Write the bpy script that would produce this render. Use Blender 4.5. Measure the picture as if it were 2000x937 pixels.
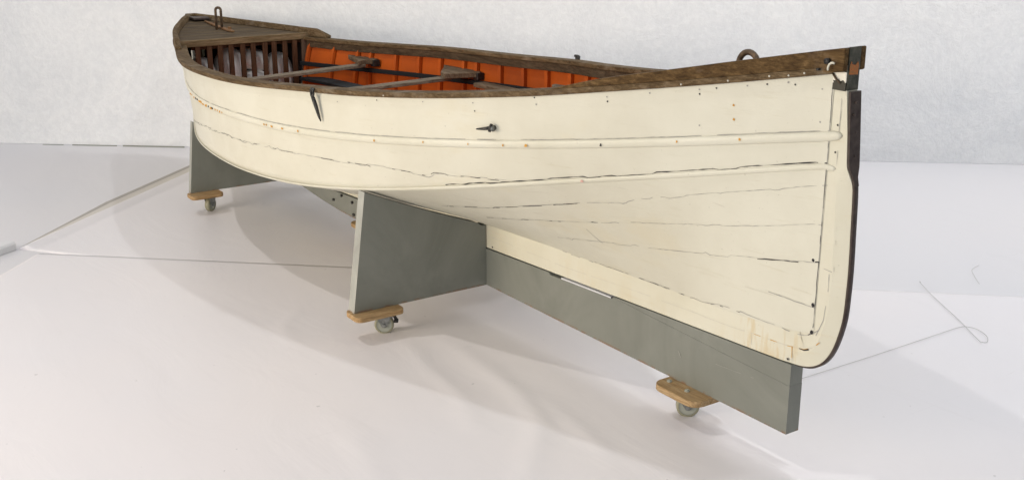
import bpy, bmesh, math, random
from math import radians, pi, sin, cos
from mathutils import Vector, Matrix, noise
rnd = random.Random(7)
scn = bpy.context.scene
for o in list(bpy.data.objects): bpy.data.objects.remove(o)

# ------------------------------------------------------------------ camera
cam = bpy.data.cameras.new('camera'); camo = bpy.data.objects.new('camera', cam)
scn.collection.objects.link(camo); scn.camera = camo
cam.sensor_width = 36.0; cam.lens = 36.0*2200/2000
cam.clip_start = .05; cam.clip_end = 200
PITCH, AZ = radians(16.9974), radians(34.2781)
camo.location = (0, -2.264, 1.55)
fwd = Vector((-cos(AZ)*cos(PITCH), sin(AZ)*cos(PITCH), -sin(PITCH)))
camo.rotation_euler = fwd.to_track_quat('-Z', 'Y').to_euler()
scn.render.resolution_x = 1024; scn.render.resolution_y = 479

# ------------------------------------------------------------------ light
w = bpy.data.worlds.new('World'); scn.world = w; w.use_nodes = True
bg = w.node_tree.nodes['Background']; bg.inputs[0].default_value = (.93,.97,1.05,1); bg.inputs[1].default_value = .30
def lamp(name, loc, target, size, power, col=(1,1,1), size_y=None):
    l = bpy.data.lights.new(name, 'AREA'); l.energy = power; l.color = col
    l.shape = 'RECTANGLE'; l.size = size; l.size_y = size_y or size
    o = bpy.data.objects.new(name, l); scn.collection.objects.link(o); o.location = loc
    o.rotation_euler = (Vector(target)-Vector(loc)).to_track_quat('-Z','Y').to_euler()
    return o
lamp('ceiling_lamp', (-1.5, .9, 6.0), (-3.7,0,.4), .14, 60, (.94,.97,1))
lamp('ceiling_lamp', (-4.6, -2.8, 6.0), (-4.2,0,.4), .14, 70, (1,.965,.93))
lamp('softbox', (1.8, -4.6, 1.5), (-3,0,.5), 3.0, 54, (.97,.985,1), 1.6)
lamp('softbox', (-4.2, -6.6, 1.3), (-3.8,0,.4), 3.2, 58, (1,.86,.69), 1.6).data.spread = radians(85)
lamp('front_softbox', (-1.8, -6.8, 2.8), (-3,0,.3), 5.0, 135, (1,.975,.93), 2.6)
lamp('overhead_fill', (-3.4, -4.4, 5.4), (-3.6,-.8,0), 3.0, 14, (1,.95,.90), 2.0)  # broad fill added overhead to lift the shade under the boat
lamp('backdrop_fill', (-.2, 5.6, 4.2), (-4.6,4.2,1.4), 1.8, 120, (.99,.995,1))  # unseen fill added to brighten the backdrop
lamp('backdrop_fill', (-4.2, 3.6, 4.4), (-6.3,1.6,1.9), 1.4, 125, (1,.995,.98))  # second added fill, for the middle of the backdrop
scn.view_settings.view_transform = 'Standard'; scn.view_settings.look = 'None'
scn.view_settings.exposure = 0.06; scn.view_settings.gamma = 1.0

# ------------------------------------------------------------------ helpers
def link(o): scn.collection.objects.link(o); return o
def thing(name, label, cat, loc=(0,0,0), group=None):
    o = link(bpy.data.objects.new(name, None)); o.location = loc; o.empty_display_size = .1
    o['label'] = label; o['category'] = cat
    if group: o['group'] = group
    return o
def obj(name, bm, mats, parent=None, smooth=False, bevel=0, label=None):
    bmesh.ops.recalc_face_normals(bm, faces=bm.faces)
    me = bpy.data.meshes.new(name); bm.to_mesh(me); bm.free()
    for m in (mats if isinstance(mats,(list,tuple)) else [mats]): me.materials.append(m)
    o = link(bpy.data.objects.new(name, me))
    if smooth:
        for p in me.polygons: p.use_smooth = True
    if bevel:
        md = o.modifiers.new('bevel','BEVEL'); md.width = bevel; md.segments = 2; md.limit_method = 'ANGLE'; md.angle_limit = radians(40)
    if parent is not None:
        o.parent = parent
        # parents are placed without rotation: keep world coordinates
        off = Vector(parent.location); q = parent.parent
        while q is not None: off += Vector(q.location); q = q.parent
        o.location = -off
    if label: o['label'] = label
    return o
def copy_tree(o, delta=None, parent=None, keep=None):
    c = o.copy(); link(c)
    if parent is not None: c.parent = parent
    if delta is not None: c.location = Vector(o.location)+Vector(delta)
    for ch in o.children:
        copy_tree(ch, None, c)
    return c
def V(bm, p): return bm.verts.new(p)
def box(bm, a, b, mi=0):
    x0,y0,z0 = a; x1,y1,z1 = b
    v = [V(bm,p) for p in ((x0,y0,z0),(x1,y0,z0),(x1,y1,z0),(x0,y1,z0),(x0,y0,z1),(x1,y0,z1),(x1,y1,z1),(x0,y1,z1))]
    for f in ((0,3,2,1),(4,5,6,7),(0,1,5,4),(1,2,6,5),(2,3,7,6),(3,0,4,7)):
        bm.faces.new([v[i] for i in f]).material_index = mi
    return v
def prism(bm, pts, mp0, mp1):
    a = [V(bm, mp0(p)) for p in pts]; b = [V(bm, mp1(p)) for p in pts]; n = len(pts)
    bm.faces.new(a); bm.faces.new(b[::-1])
    for i in range(n): bm.faces.new((a[i],a[(i+1)%n],b[(i+1)%n],b[i]))
def loft(bm, rings, closed=True, caps=True, mi=0):
    R = [[V(bm,p) for p in r] for r in rings]; n = len(rings[0])
    for a,b in zip(R,R[1:]):
        for i in range(n if closed else n-1):
            try: bm.faces.new((a[i],a[(i+1)%n],b[(i+1)%n],b[i])).material_index = mi
            except ValueError: pass
    if caps and closed:
        bm.faces.new(R[0]); bm.faces.new(R[-1][::-1])
    return R
def tube(bm, path, r, n=8, mi=0):
    P = [Vector(p) for p in path]; rings = []
    up = Vector((0,0,1)); prev = None
    for i,p in enumerate(P):
        t = (P[min(i+1,len(P)-1)]-P[max(0,i-1)]).normalized()
        if prev is None:
            a = t.cross(up)
            if a.length < .1: a = t.cross(Vector((1,0,0)))
        else: a = prev - t*prev.dot(t)
        a.normalize(); prev = a; b = t.cross(a)
        rr = r[i] if isinstance(r,(list,tuple)) else r
        rings.append([p + (a*cos(2*pi*k/n)+b*sin(2*pi*k/n))*rr for k in range(n)])
    loft(bm, rings, mi=mi)
def cyl(bm, c, axis, r, h, n=20, r2=None):
    c = Vector(c); ax = Vector(axis).normalized()
    tube(bm, [c-ax*h/2, c+ax*h/2], [r, r if r2 is None else r2], n)
def xs(a, b, n): return [a+(b-a)*i/(n-1) for i in range(n)]

# ------------------------------------------------------------------ materials
def mat(name, base, rough=.6, spec=.4, metal=0):
    m = bpy.data.materials.new(name); m.use_nodes = True
    p = m.node_tree.nodes['Principled BSDF']
    p.inputs['Base Color'].default_value = (*base,1); p.inputs['Roughness'].default_value = rough
    p.inputs['Specular IOR Level'].default_value = spec; p.inputs['Metallic'].default_value = metal
    return m, m.node_tree.nodes, m.node_tree.links, p
def ramp(N, stops):
    r = N.new('ShaderNodeValToRGB'); e = r.color_ramp.elements
    while len(e) < len(stops): e.new(.5)
    for k,(pos,c) in enumerate(stops): e[k].position = pos; e[k].color = (*c,1) if len(c)==3 else c
    return r
def coords(N, Lk, scale=(1,1,1), rot=(0,0,0)):
    t = N.new('ShaderNodeTexCoord'); g = N.new('ShaderNodeMapping')
    g.inputs['Scale'].default_value = scale; g.inputs['Rotation'].default_value = rot
    Lk.new(t.outputs['Object'], g.inputs[0]); return g.outputs[0]
def ntex(N, Lk, co, scale, detail=5, rough=.6, dist=0):
    n = N.new('ShaderNodeTexNoise'); n.inputs['Scale'].default_value = scale
    n.inputs['Detail'].default_value = detail; n.inputs['Roughness'].default_value = rough
    n.inputs['Distortion'].default_value = dist; Lk.new(co, n.inputs['Vector']); return n.outputs['Fac']
def mix(N, Lk, fac, a, b, mode='MIX'):
    m = N.new('ShaderNodeMix'); m.data_type = 'RGBA'; m.blend_type = mode
    for s,v in (('Factor',fac),('A',a),('B',b)):
        i = [q for q in m.inputs if q.name==s and (q.type=='RGBA' or (s=='Factor' and q.type=='VALUE'))][0]
        if hasattr(v,'is_linked') or hasattr(v,'links'): Lk.new(v, i)
        elif s=='Factor': i.default_value = v
        else: i.default_value = (*v,1)
    return [q for q in m.outputs if q.type=='RGBA'][0]
def bump(N, Lk, p, h, strength, dist=.002):
    b = N.new('ShaderNodeBump'); b.inputs['Strength'].default_value = strength; b.inputs['Distance'].default_value = dist
    Lk.new(h, b.inputs['Height']); Lk.new(b.outputs[0], p.inputs['Normal'])

def paint_mat(name, base, dirt, stain, rough=.38, brush=(3,30,60)):
    m,N,Lk,p = mat(name, base, rough, .25)
    co = coords(N,Lk); big = ntex(N,Lk,co,2.2,6,.62)
    r1 = ramp(N,[(.40,(0,0,0)),(.68,(1,1,1))]); Lk.new(big, r1.inputs[0])
    c1 = mix(N,Lk,r1.outputs[0],base,dirt)
    co2 = coords(N,Lk,(1.2,1.2,14)); fine = ntex(N,Lk,co2,5,6,.7)
    r2 = ramp(N,[(.58,(0,0,0)),(.80,(.45,.45,.45))]); Lk.new(fine, r2.inputs[0])
    c2 = mix(N,Lk,r2.outputs[0],c1,stain)
    sp = ntex(N,Lk,co,95,3,.5); r3 = ramp(N,[(.70,(0,0,0)),(.78,(.55,.55,.55))]); Lk.new(sp, r3.inputs[0])
    c3 = mix(N,Lk,r3.outputs[0],c2,tuple(.62*k for k in dirt))
    Lk.new(c3, p.inputs['Base Color'])
    co4 = coords(N,Lk,brush); bn = ntex(N,Lk,co4,3,5,.65); bump(N,Lk,p,bn,.35,.0012)
    rr = ramp(N,[(.3,(rough-.08,)*3),(.8,(rough+.2,)*3)]); Lk.new(big, rr.inputs[0]); Lk.new(rr.outputs[0], p.inputs['Roughness'])
    return m
M_HULL = paint_mat('cream_hull_paint', (.60,.58,.485), (.54,.515,.42), (.44,.395,.27))
M_KEEL = paint_mat('cream_keel_paint', (.60,.575,.47), (.55,.52,.405), (.55,.44,.26))
M_STRAKE = paint_mat('cream_strake_paint', (.61,.59,.495), (.55,.525,.42), (.50,.42,.29))
M_CRACK,_,_,_ = mat('open_seam', (.035,.033,.035), .9, .1)
M_SEAM,_,_,_ = mat('faint_seam', (.30,.29,.27), .9, .1)
M_SEAM2,_,_,_ = mat('hairline_seam', (.52,.49,.42), .9, .1)
M_RUST,_,_,_ = mat('rust_chip', (.50,.27,.06), .9, .1)
M_PINK,_,_,_ = mat('pink_primer_chip', (.50,.30,.26), .9, .1)
M_ORANGE = paint_mat('orange_inner_paint', (.52,.103,.012), (.36,.068,.010), (.15,.028,.006), .42)

def wood_mat(name, c0, c1, c2, axis='x', rough=.6, worn=None):
    m,N,Lk,p = mat(name, c1, rough+.15, .08)
    s = {'x':(1.2,16,16),'y':(16,1.2,16),'z':(16,16,1.2)}[axis]
    co = coords(N,Lk,s); a = ntex(N,Lk,co,4,8,.68,.6)
    r = ramp(N,[(.28,c0),(.5,c1),(.74,c2)]); Lk.new(a, r.inputs[0]); c = r.outputs[0]
    co3 = coords(N,Lk,tuple(k*3.2 for k in s)); f = ntex(N,Lk,co3,5,5,.7)
    r3 = ramp(N,[(.35,(.45,.45,.45)),(.6,(1,1,1))]); Lk.new(f, r3.inputs[0])
    c = mix(N,Lk,.8,c,r3.outputs[0],'MULTIPLY')
    if worn:
        co2 = coords(N,Lk); b = ntex(N,Lk,co2,7,6,.65); r2 = ramp(N,[(.55,(0,0,0)),(.75,(.7,.7,.7))]); Lk.new(b, r2.inputs[0])
        c = mix(N,Lk,r2.outputs[0],c,worn)
    Lk.new(c, p.inputs['Base Color']); bump(N,Lk,p,a,.5,.0015)
    return m
M_RAIL = wood_mat('weathered_rail_wood', (.05,.03,.014), (.125,.083,.043), (.235,.17,.10), 'x', .6, (.25,.205,.155))
M_INWALE = wood_mat('inwale_wood', (.04,.026,.015), (.088,.06,.036), (.15,.105,.065), 'x', .6, (.12,.09,.06))
M_BOWWOOD = wood_mat('bow_plank_wood', (.035,.018,.007), (.10,.058,.023), (.21,.13,.056), 'x', .5, (.24,.17,.11))
M_DECK = wood_mat('grey_deck_wood', (.05,.034,.02), (.115,.083,.05), (.19,.145,.09), 'y', .65)
M_SLAT = wood_mat('dark_slat_wood', (.04,.019,.010), (.088,.042,.022), (.14,.072,.04), 'z', .5)
M_POST = wood_mat('post_wood', (.07,.045,.03), (.15,.10,.07), (.22,.16,.12), 'z', .5)
M_THWART = wood_mat('thwart_wood', (.07,.05,.034), (.20,.16,.115), (.31,.255,.19), 'y', .6, (.22,.18,.135))
M_KNEE = wood_mat('knee_wood', (.07,.045,.027), (.175,.125,.08), (.29,.22,.15), 'x', .6, (.23,.18,.13))
M_BLOCK = wood_mat('varnished_block_wood', (.28,.17,.075), (.43,.29,.15), (.54,.40,.235), 'x', .4)
M_BLOCKY = wood_mat('varnished_block_wood_crosswise', (.28,.16,.065), (.43,.28,.14), (.54,.39,.22), 'y', .4)
def add_to_base(m, mask_fn, col):
    N,Lk = m.node_tree.nodes, m.node_tree.links; p = N['Principled BSDF']
    old = p.inputs['Base Color'].links[0].from_socket
    Lk.new(mix(N,Lk,mask_fn(N,Lk),old,col), p.inputs['Base Color'])
def zband(lo, hi, noise_scale, amount, thr=.5, scale=(1,1,1), xr=None):
    def f(N,Lk):
        t = N.new('ShaderNodeTexCoord'); s = N.new('ShaderNodeSeparateXYZ'); Lk.new(t.outputs['Object'],s.inputs[0])
        def mrange(src,a,b,c,d):
            q = N.new('ShaderNodeMapRange'); q.interpolation_type='SMOOTHSTEP'
            for i,v in enumerate((a,b,c,d)): q.inputs[i+1].default_value=v
            Lk.new(src,q.inputs[0]); return q.outputs[0]
        def mul(a,b):
            q = N.new('ShaderNodeMath'); q.operation='MULTIPLY'; Lk.new(a,q.inputs[0])
            if hasattr(b,'links'): Lk.new(b,q.inputs[1])
            else: q.inputs[1].default_value=b
            return q.outputs[0]
        m = mrange(s.outputs[2],lo,hi,1,0)
        n = ntex(N,Lk,coords(N,Lk,scale),noise_scale,5,.6); m = mul(m, mrange(n,thr-.06,thr+.10,0,1))
        if xr: m = mul(mul(m, mrange(s.outputs[0],xr[0],xr[0]+.06,0,1)), mrange(s.outputs[0],xr[1]-.06,xr[1],1,0))
        return mul(m, amount)
    return f
def grey_mat(name, base, dark, scale=2.5):
    m,N,Lk,p = mat(name, base, .45, .35)
    co = coords(N,Lk); a = ntex(N,Lk,co,scale,7,.65,.8); r = ramp(N,[(.3,dark),(.7,base)]); Lk.new(a,r.inputs[0])
    b = ntex(N,Lk,coords(N,Lk,(8,8,2)),9,5,.7); r2 = ramp(N,[(.68,(0,0,0)),(.82,(.4,.4,.4))]); Lk.new(b,r2.inputs[0])
    c = mix(N,Lk,r2.outputs[0],r.outputs[0],(.42,.42,.385))
    Lk.new(c,p.inputs['Base Color']); bump(N,Lk,p,b,.15,.001); return m
M_GREY = grey_mat('grey_cradle_paint', (.220,.225,.195), (.148,.153,.130))
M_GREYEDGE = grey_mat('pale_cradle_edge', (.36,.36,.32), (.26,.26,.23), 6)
M_IRON = None
def metal_mat(name, a, b, rough=.45, scale=30, metal=.7, rust=None, rpos=.66):
    m,N,Lk,p = mat(name, a, rough, .5, metal)
    n = ntex(N,Lk,coords(N,Lk),scale,6,.65); r = ramp(N,[(.35,a),(.7,b)]); Lk.new(n,r.inputs[0]); c = r.outputs[0]
    if rust:
        n2 = ntex(N,Lk,coords(N,Lk),scale*.7,4,.6); r2 = ramp(N,[(rpos,(0,0,0)),(rpos+.06,(1,1,1))]); Lk.new(n2,r2.inputs[0])
        c = mix(N,Lk,r2.outputs[0],c,rust)
    Lk.new(c,p.inputs['Base Color']); bump(N,Lk,p,n,.3,.001); return m
M_IRON = metal_mat('dark_stem_iron', (.035,.022,.018), (.075,.055,.045), .5, 40, .35, (.20,.11,.05), .70)
M_BRONZE = metal_mat('tarnished_bronze_band', (.04,.042,.032), (.12,.115,.085), .45, 45, .5, (.20,.24,.22), .68)
M_DARK = metal_mat('blackened_metal', (.02,.02,.02), (.06,.055,.05), .5, 60, .5)
M_RUSTY = metal_mat('rusty_eye_metal', (.05,.032,.02), (.15,.10,.06), .6, 60, .4, (.30,.17,.08), .6)
M_RPLATE = metal_mat('orange_rust_plate', (.13,.06,.022), (.24,.13,.055), .85, 50, .2)
M_ZINC = metal_mat('zinc_caster_metal', (.13,.135,.13), (.30,.31,.30), .35, 60, .7)
M_TYRE,_,_,_ = mat('cream_caster_tyre', (.27,.26,.18), .5, .4)
M_HUB,_,_,_ = mat('pale_wheel_hub', (.33,.34,.29), .4, .4)
M_BLUEGREY,_,_,_ = mat('dark_slate_paint', (.020,.023,.025), .8, .12)
M_CANVAS,N_,L_,P_ = mat('white_canvas', (.90,.89,.85), .8, .1)
_n = ntex(N_,L_,coords(N_,L_),6,5,.6,.5); bump(N_,L_,P_,_n,.25,.01)
M_WIRE,_,_,_ = mat('grey_wire', (.42,.41,.39), .6, .4)
M_HOLD,_,_,_ = mat('dark_unpainted_inside', (.05,.04,.035), .8, .2)

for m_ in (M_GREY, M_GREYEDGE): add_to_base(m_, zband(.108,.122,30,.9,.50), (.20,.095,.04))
add_to_base(M_KEEL, zband(.395,.44,9,.45,.53,(6,6,.9),(-2.16,-1.88)), (.52,.38,.17))
add_to_base(M_KEEL, zband(.30,.40,4,.35,.52,(3,3,1)), (.56,.49,.34))
add_to_base(M_HULL, zband(1.2,1.3,3.2,.30,.60,(1,1,2.2),(-3.2,-2.3)), (.55,.49,.34))
def lerp_tab(x, xs, ys):
    if x <= xs[0]: return ys[0]
    if x >= xs[-1]: return ys[-1]
    for i in range(len(xs)-1):
        if x <= xs[i+1]:
            break
    # cubic Hermite with Catmull slopes
    def sl(k):
        if k <= 0: return (ys[1]-ys[0])/(xs[1]-xs[0])
        if k >= len(xs)-1: return (ys[-1]-ys[-2])/(xs[-1]-xs[-2])
        return (ys[k+1]-ys[k-1])/(xs[k+1]-xs[k-1])
    h = xs[i+1]-xs[i]; t = (x-xs[i])/h
    m0, m1 = sl(i)*h, sl(i+1)*h
    return ((2*t**3-3*t*t+1)*ys[i] + (t**3-2*t*t+t)*m0 + (-2*t**3+3*t*t)*ys[i+1] + (t**3-t*t)*m1)
X_ST, X_BOW = -6.70, -1.86
BX = [-6.72,-6.6,-6.5,-6.3,-6.1,-5.9,-5.7,-5.5,-5.3,-5.1,-4.9,-4.7,-4.5,-4.3,-4.1,-3.9,-3.7,-3.5,-3.3,-3.1,-2.9,-2.7,-2.5,-2.3,-2.1,-1.95,-1.86]
BY = [.030,.10,.150,.245,.320,.378,.438,.498,.553,.600,.637,.660,.670,.669,.659,.640,.612,.574,.525,.467,.400,.330,.255,.178,.107,.058,.030]
ZX = [-6.72,-6.3,-5.9,-5.5,-5.1,-4.9,-4.7,-4.5,-4.3,-4.1,-3.9,-3.7,-3.5,-3.3,-3.1,-2.9,-2.7,-2.5,-2.3,-2.1,-1.95,-1.86]
ZY = [.812,.790,.782,.785,.800,.810,.819,.827,.837,.850,.865,.880,.893,.910,.930,.954,.981,1.013,1.046,1.081,1.109,1.126]
UX = [-6.72,-5.9,-5.5,-5.1,-4.7,-4.3,-3.9,-3.5,-3.1,-2.7,-2.3,-1.95,-1.86]
UY = [.705,.688,.688,.687,.690,.704,.718,.745,.783,.832,.892,.952,.968]
LX = [-6.72,-5.9,-5.5,-5.1,-4.7,-4.3,-3.9,-3.5,-3.1,-2.7,-2.3,-1.95,-1.86]
LY = [.56,.490,.470,.470,.475,.482,.505,.556,.628,.710,.794,.871,.890]
RX = [-6.72,-6.6,-6.4,-6.0,-5.0,-3.46,-2.97,-2.22,-2.0,-1.9,-1.86]
RZ = [.56,.44,.37,.335,.330,.355,.374,.399,.412,.425,.437]
R1X, R1Y = [-6.72,-5.9,-5.5,-5.1,-4.6,-4.2,-3.46,-2.9,-2.5,-2.1,-1.86], [1,.93,.955,.98,.99,1.0,.99,.965,.94,.93,.95]
R2X, R2Y = [-6.72,-6.3,-5.9,-5.5,-5.1,-4.6,-4.2,-3.46,-2.9,-2.5,-2.1,-1.86], [.95,.80,.84,.90,.955,.975,.975,.935,.88,.83,.85,.90]
def b_at(X): return lerp_tab(X, BX, BY)
def zs_at(X): return lerp_tab(X, ZX, ZY)
def zr_at(X): return lerp_tab(X, RX, RZ)
def up_at(X): return (max(.024,(b_at(X)-.010)*lerp_tab(X,R1X,R1Y)), lerp_tab(X,UX,UY))
def lo_at(X): return (max(.0235,(b_at(X)-.010)*lerp_tab(X,R2X,R2Y)), lerp_tab(X,LX,LY))
def section(X, off=0.0):
    b, zs = max(.024, b_at(X)-.010), zs_at(X)
    (y1, z1), (y2, z2) = up_at(X), lo_at(X)
    yr, zr = .0235, zr_at(X)
    P = []
    n = 14
    # Lagrange in z through the three topside points
    for i in range(n+1):
        z = zs + (z2-zs)*i/n
        y = (b*(z-z1)*(z-z2)/((zs-z1)*(zs-z2)) + y1*(z-zs)*(z-z2)/((z1-zs)*(z1-z2)) + y2*(z-zs)*(z-z1)/((z2-zs)*(z2-z1)))
        P.append((max(y,.0235), z))
    # bottom: Bezier from bilge to rabbet, fuller amidships, hollow at the ends
    k = max(0., 1-abs(X+4.4)/1.7)
    cy = .62*y2 + .38*yr; t = .38 + .10*k - .02*(1-k)
    cz = z2 + (zr-z2)*t + 0.0
    cz = z2 + (zr-z2)*(.38+.12*k)
    m = 14
    for i in range(1, m+1):
        t = i/m
        P.append(((1-t)**2*y2+2*t*(1-t)*cy+t*t*yr, (1-t)**2*z2+2*t*(1-t)*cz+t*t*zr))
    if off:
        Q = []
        for i,(y,z) in enumerate(P):
            a = P[max(0,i-1)]; c = P[min(len(P)-1,i+1)]
            ty, tz = c[0]-a[0], c[1]-a[1]; L = (ty*ty+tz*tz)**.5 or 1
            Q.append((max(.004, y + tz/L*off), z - ty/L*off))
        P = Q
    return P
def hull_y(X, z):
    P = section(X)
    if z >= P[0][1]: return P[0][0]
    if z <= P[-1][1]: return P[-1][0]
    for i in range(len(P)-1):
        if P[i][1] >= z >= P[i+1][1]:
            t = (P[i][1]-z)/(P[i][1]-P[i+1][1]+1e-9)
            return P[i][0]+(P[i+1][0]-P[i][0])*t
    return P[-1][0]
def hull_z(X, y):
    """height of the hull's underside at half-breadth y"""
    P = section(X)
    for i in range(len(P)-1, 0, -1):
        if P[i][0] <= y <= P[i-1][0]:
            t = (y-P[i][0])/(P[i-1][0]-P[i][0]+1e-9)
            return P[i][1]+(P[i-1][1]-P[i][1])*t
    return P[-1][1]
# ------------------------------------------------------------------ setting
def wall_pts():
    a = Vector((-7.86,-.958,0)); b = Vector((-3.73,4.008,0)); d = (b-a).normalized()
    return a, d
WA, WD = wall_pts()
WN = Vector((WD.y,-WD.x,0))             # towards the camera
def struct(name, bm, mats, smooth=True):
    o = obj(name, bm, mats, None, smooth); o['kind'] = 'structure'; return o

def floor_mat(name, base, warm, cool):
    m,N,Lk,p = mat(name, base, .42, .35)
    co = coords(N,Lk)
    n = ntex(N,Lk,co,.45,3,.5); r = ramp(N,[(.3,warm),(.7,cool)]); Lk.new(n,r.inputs[0])
    st = ntex(N,Lk,coords(N,Lk,(1,9,1),(0,0,radians(38))),1.6,8,.72,.6); r2 = ramp(N,[(.57,(0,0,0)),(.82,(.24,.24,.24))]); Lk.new(st,r2.inputs[0])
    c = mix(N,Lk,r2.outputs[0],r.outputs[0],tuple(k*.80 for k in base))
    sp = ntex(N,Lk,co,38,2,.4); r3 = ramp(N,[(.775,(0,0,0)),(.80,(.6,.6,.6))]); Lk.new(sp,r3.inputs[0])
    c = mix(N,Lk,r3.outputs[0],c,tuple(k*.62 for k in base))
    s4 = ntex(N,Lk,coords(N,Lk,(14,.7,1),(0,0,radians(-20))),2.4,6,.75,1.2); r4 = ramp(N,[(.66,(0,0,0)),(.70,(.22,.22,.22)),(.74,(0,0,0))]); Lk.new(s4,r4.inputs[0])
    c = mix(N,Lk,r4.outputs[0],c,tuple(k*.66 for k in base))
    Lk.new(c,p.inputs['Base Color'])
    w_ = ntex(N,Lk,coords(N,Lk,(1,2.2,1),(0,0,radians(30))),1.5,4,.55,1.5); bump(N,Lk,p,w_,.22,.012)
    return m
M_FLOOR = floor_mat('matt_white_floor', (.68,.665,.675), (.69,.665,.67), (.655,.65,.675))
M_SHEET = floor_mat('white_floor_sheet', (.765,.735,.735), (.775,.73,.725), (.735,.72,.745))
bm = bmesh.new(); box(bm, (-40,-40,-.05), (40,40,0)); struct('floor', bm, M_FLOOR, False)

def gauss_ridge(x, y, path, wd, h):
    best = 9; ta = 0; L = len(path)-1
    for k in range(L):
        ax,ay = path[k]; bx,by = path[k+1]; dx,dy = bx-ax,by-ay
        t = max(0,min(1,((x-ax)*dx+(y-ay)*dy)/(dx*dx+dy*dy))); d = math.hypot(x-ax-t*dx, y-ay-t*dy)
        if d < best: best = d; ta = (k+t)/L
    f = math.sin(pi*min(1,max(0,ta)))**.6 if 0<ta<1 else 0
    return .62*h*f*math.exp(-(best/wd)**2)
RIDGES = [([(-3.35,-.30),(-3.0,-.33),(-2.75,-.36),(-2.55,-.42),(-2.35,-.60),(-2.2,-.72)],.04,.009),
          ([(-3.4,-.43),(-3.1,-.50),(-2.85,-.52),(-2.6,-.62)],.035,.006),
          ([(-3.9,-.62),(-3.75,-.75),(-3.55,-.80)],.03,.004),
          ([(-2.75,-.30),(-2.45,-.34),(-2.2,-.40)],.03,.005),
          ([(-3.0,-.9),(-2.7,-.95),(-2.4,-1.05)],.05,.004)]
def sheet(name, corners, z, mats, nx=90, ny=90, ridges=True, curl=None):
    bm = bmesh.new(); A,B,C_,D = [Vector((*c,0)) for c in corners]
    g = []
    for i in range(nx+1):
        row = []
        for j in range(ny+1):
            s,t = i/nx, j/ny; p = (A*(1-s)+B*s)*(1-t) + (D*(1-s)+C_*s)*t
            h = z + .0012*noise.noise(Vector((p.x*2,p.y*2,3)))+.0012
            if ridges:
                for R,wd,hh in RIDGES: h += gauss_ridge(p.x,p.y,R,wd,hh)
            if curl: h += curl(s,t)
            row.append(V(bm,(p.x,p.y,h)))
        g.append(row)
    for i in range(nx):
        for j in range(ny): bm.faces.new((g[i][j],g[i+1][j],g[i+1][j+1],g[i][j+1]))
    edge = g[0]+[r[-1] for r in g]+g[-1][::-1]+[r[0] for r in g][::-1]
    edge = [v for k,v in enumerate(edge) if k==0 or v is not edge[k-1]]
    lo = {}
    for v in set(edge): lo[v] = V(bm,(v.co.x,v.co.y,.0005))
    for k in range(len(edge)):
        a,b = edge[k], edge[(k+1)%len(edge)]
        if a is b: continue
        try: bm.faces.new((a,b,lo[b],lo[a]))
        except ValueError: pass
    o = struct(name, bm, mats)
    for p_ in o.data.polygons:
        if abs(p_.normal.z) < .6: p_.use_smooth = False
    return o
# the pale strip of sheet behind (its far edge is lifted into a low fold) and the wide front sheet
sheet('floor_sheet', [(-5.34,-1.36),(-6.75,.22),(-5.0,1.9),(-3.7,-.1)], .0006, M_SHEET, 60, 60, False,
      lambda s,t: .020*math.exp(-((t-.012)/.010)**2))
sheet('floor_sheet', [(-5.22,-1.30),(-2.37,1.86),(.6,-.2),(-2.6,-3.6)], .0019, M_SHEET, 210, 170)

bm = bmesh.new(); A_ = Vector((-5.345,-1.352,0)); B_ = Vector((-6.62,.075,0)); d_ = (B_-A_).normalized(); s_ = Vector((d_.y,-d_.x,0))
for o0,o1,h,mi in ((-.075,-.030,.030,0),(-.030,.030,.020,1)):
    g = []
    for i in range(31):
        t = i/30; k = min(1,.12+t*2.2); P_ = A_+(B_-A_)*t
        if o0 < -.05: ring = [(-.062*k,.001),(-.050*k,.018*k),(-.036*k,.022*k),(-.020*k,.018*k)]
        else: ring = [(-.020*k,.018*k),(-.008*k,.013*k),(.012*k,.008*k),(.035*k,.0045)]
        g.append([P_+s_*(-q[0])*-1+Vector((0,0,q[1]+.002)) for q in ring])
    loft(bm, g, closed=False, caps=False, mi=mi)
M_F1,_,_,_ = mat('grey_fold_shade', (.40,.37,.34), .6, .3); M_F2,_,_,_ = mat('cream_fold_highlight', (.66,.62,.57), .6, .3)  # the fold's shaded side and highlight are put into these two colours
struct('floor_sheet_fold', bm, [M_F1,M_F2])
m_wall,N,Lk,p = mat('white_fibre_backdrop', (.80,.805,.81), .9, .1)
co = coords(N,Lk,(1,1,1)); a = ntex(N,Lk,co,2.3,10,.72,.8); b = ntex(N,Lk,co,26,6,.75,.4)
r = ramp(N,[(.3,(.79,.80,.81)),(.68,(.875,.875,.87))]); Lk.new(a,r.inputs[0])
r2 = ramp(N,[(.42,(.90,.90,.91)),(.62,(1,1,1))]); Lk.new(b,r2.inputs[0])
Lk.new(mix(N,Lk,.6,r.outputs[0],r2.outputs[0],'MULTIPLY'),p.inputs['Base Color'])
ad = N.new('ShaderNodeMath'); ad.operation='MULTIPLY_ADD'; Lk.new(b,ad.inputs[0]); ad.inputs[1].default_value=.35; Lk.new(a,ad.inputs[2])
bump(N,Lk,p,ad.outputs[0],.55,.035)
bm = bmesh.new(); nU,nV = 160,50; G = []
for i in range(nU+1):
    row = []; u = -9+24*i/nU
    for j in range(nV+1):
        v = 6.0*(j/nV)**1.6
        q = .03*noise.noise(Vector((u*.8,v*1.2,1)))+.014*noise.noise(Vector((u*3,v*5,7)))*math.exp(-v*2.2)
        P_ = WA+WD*u+WN*q*min(1,v*8+.05); row.append(V(bm,(P_.x,P_.y,v+(.002 if j==0 else 0))))
    G.append(row)
for i in range(nU):
    for j in range(nV): bm.faces.new((G[i][j],G[i+1][j],G[i+1][j+1],G[i][j+1]))
struct('backdrop_wall', bm, m_wall)
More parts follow.
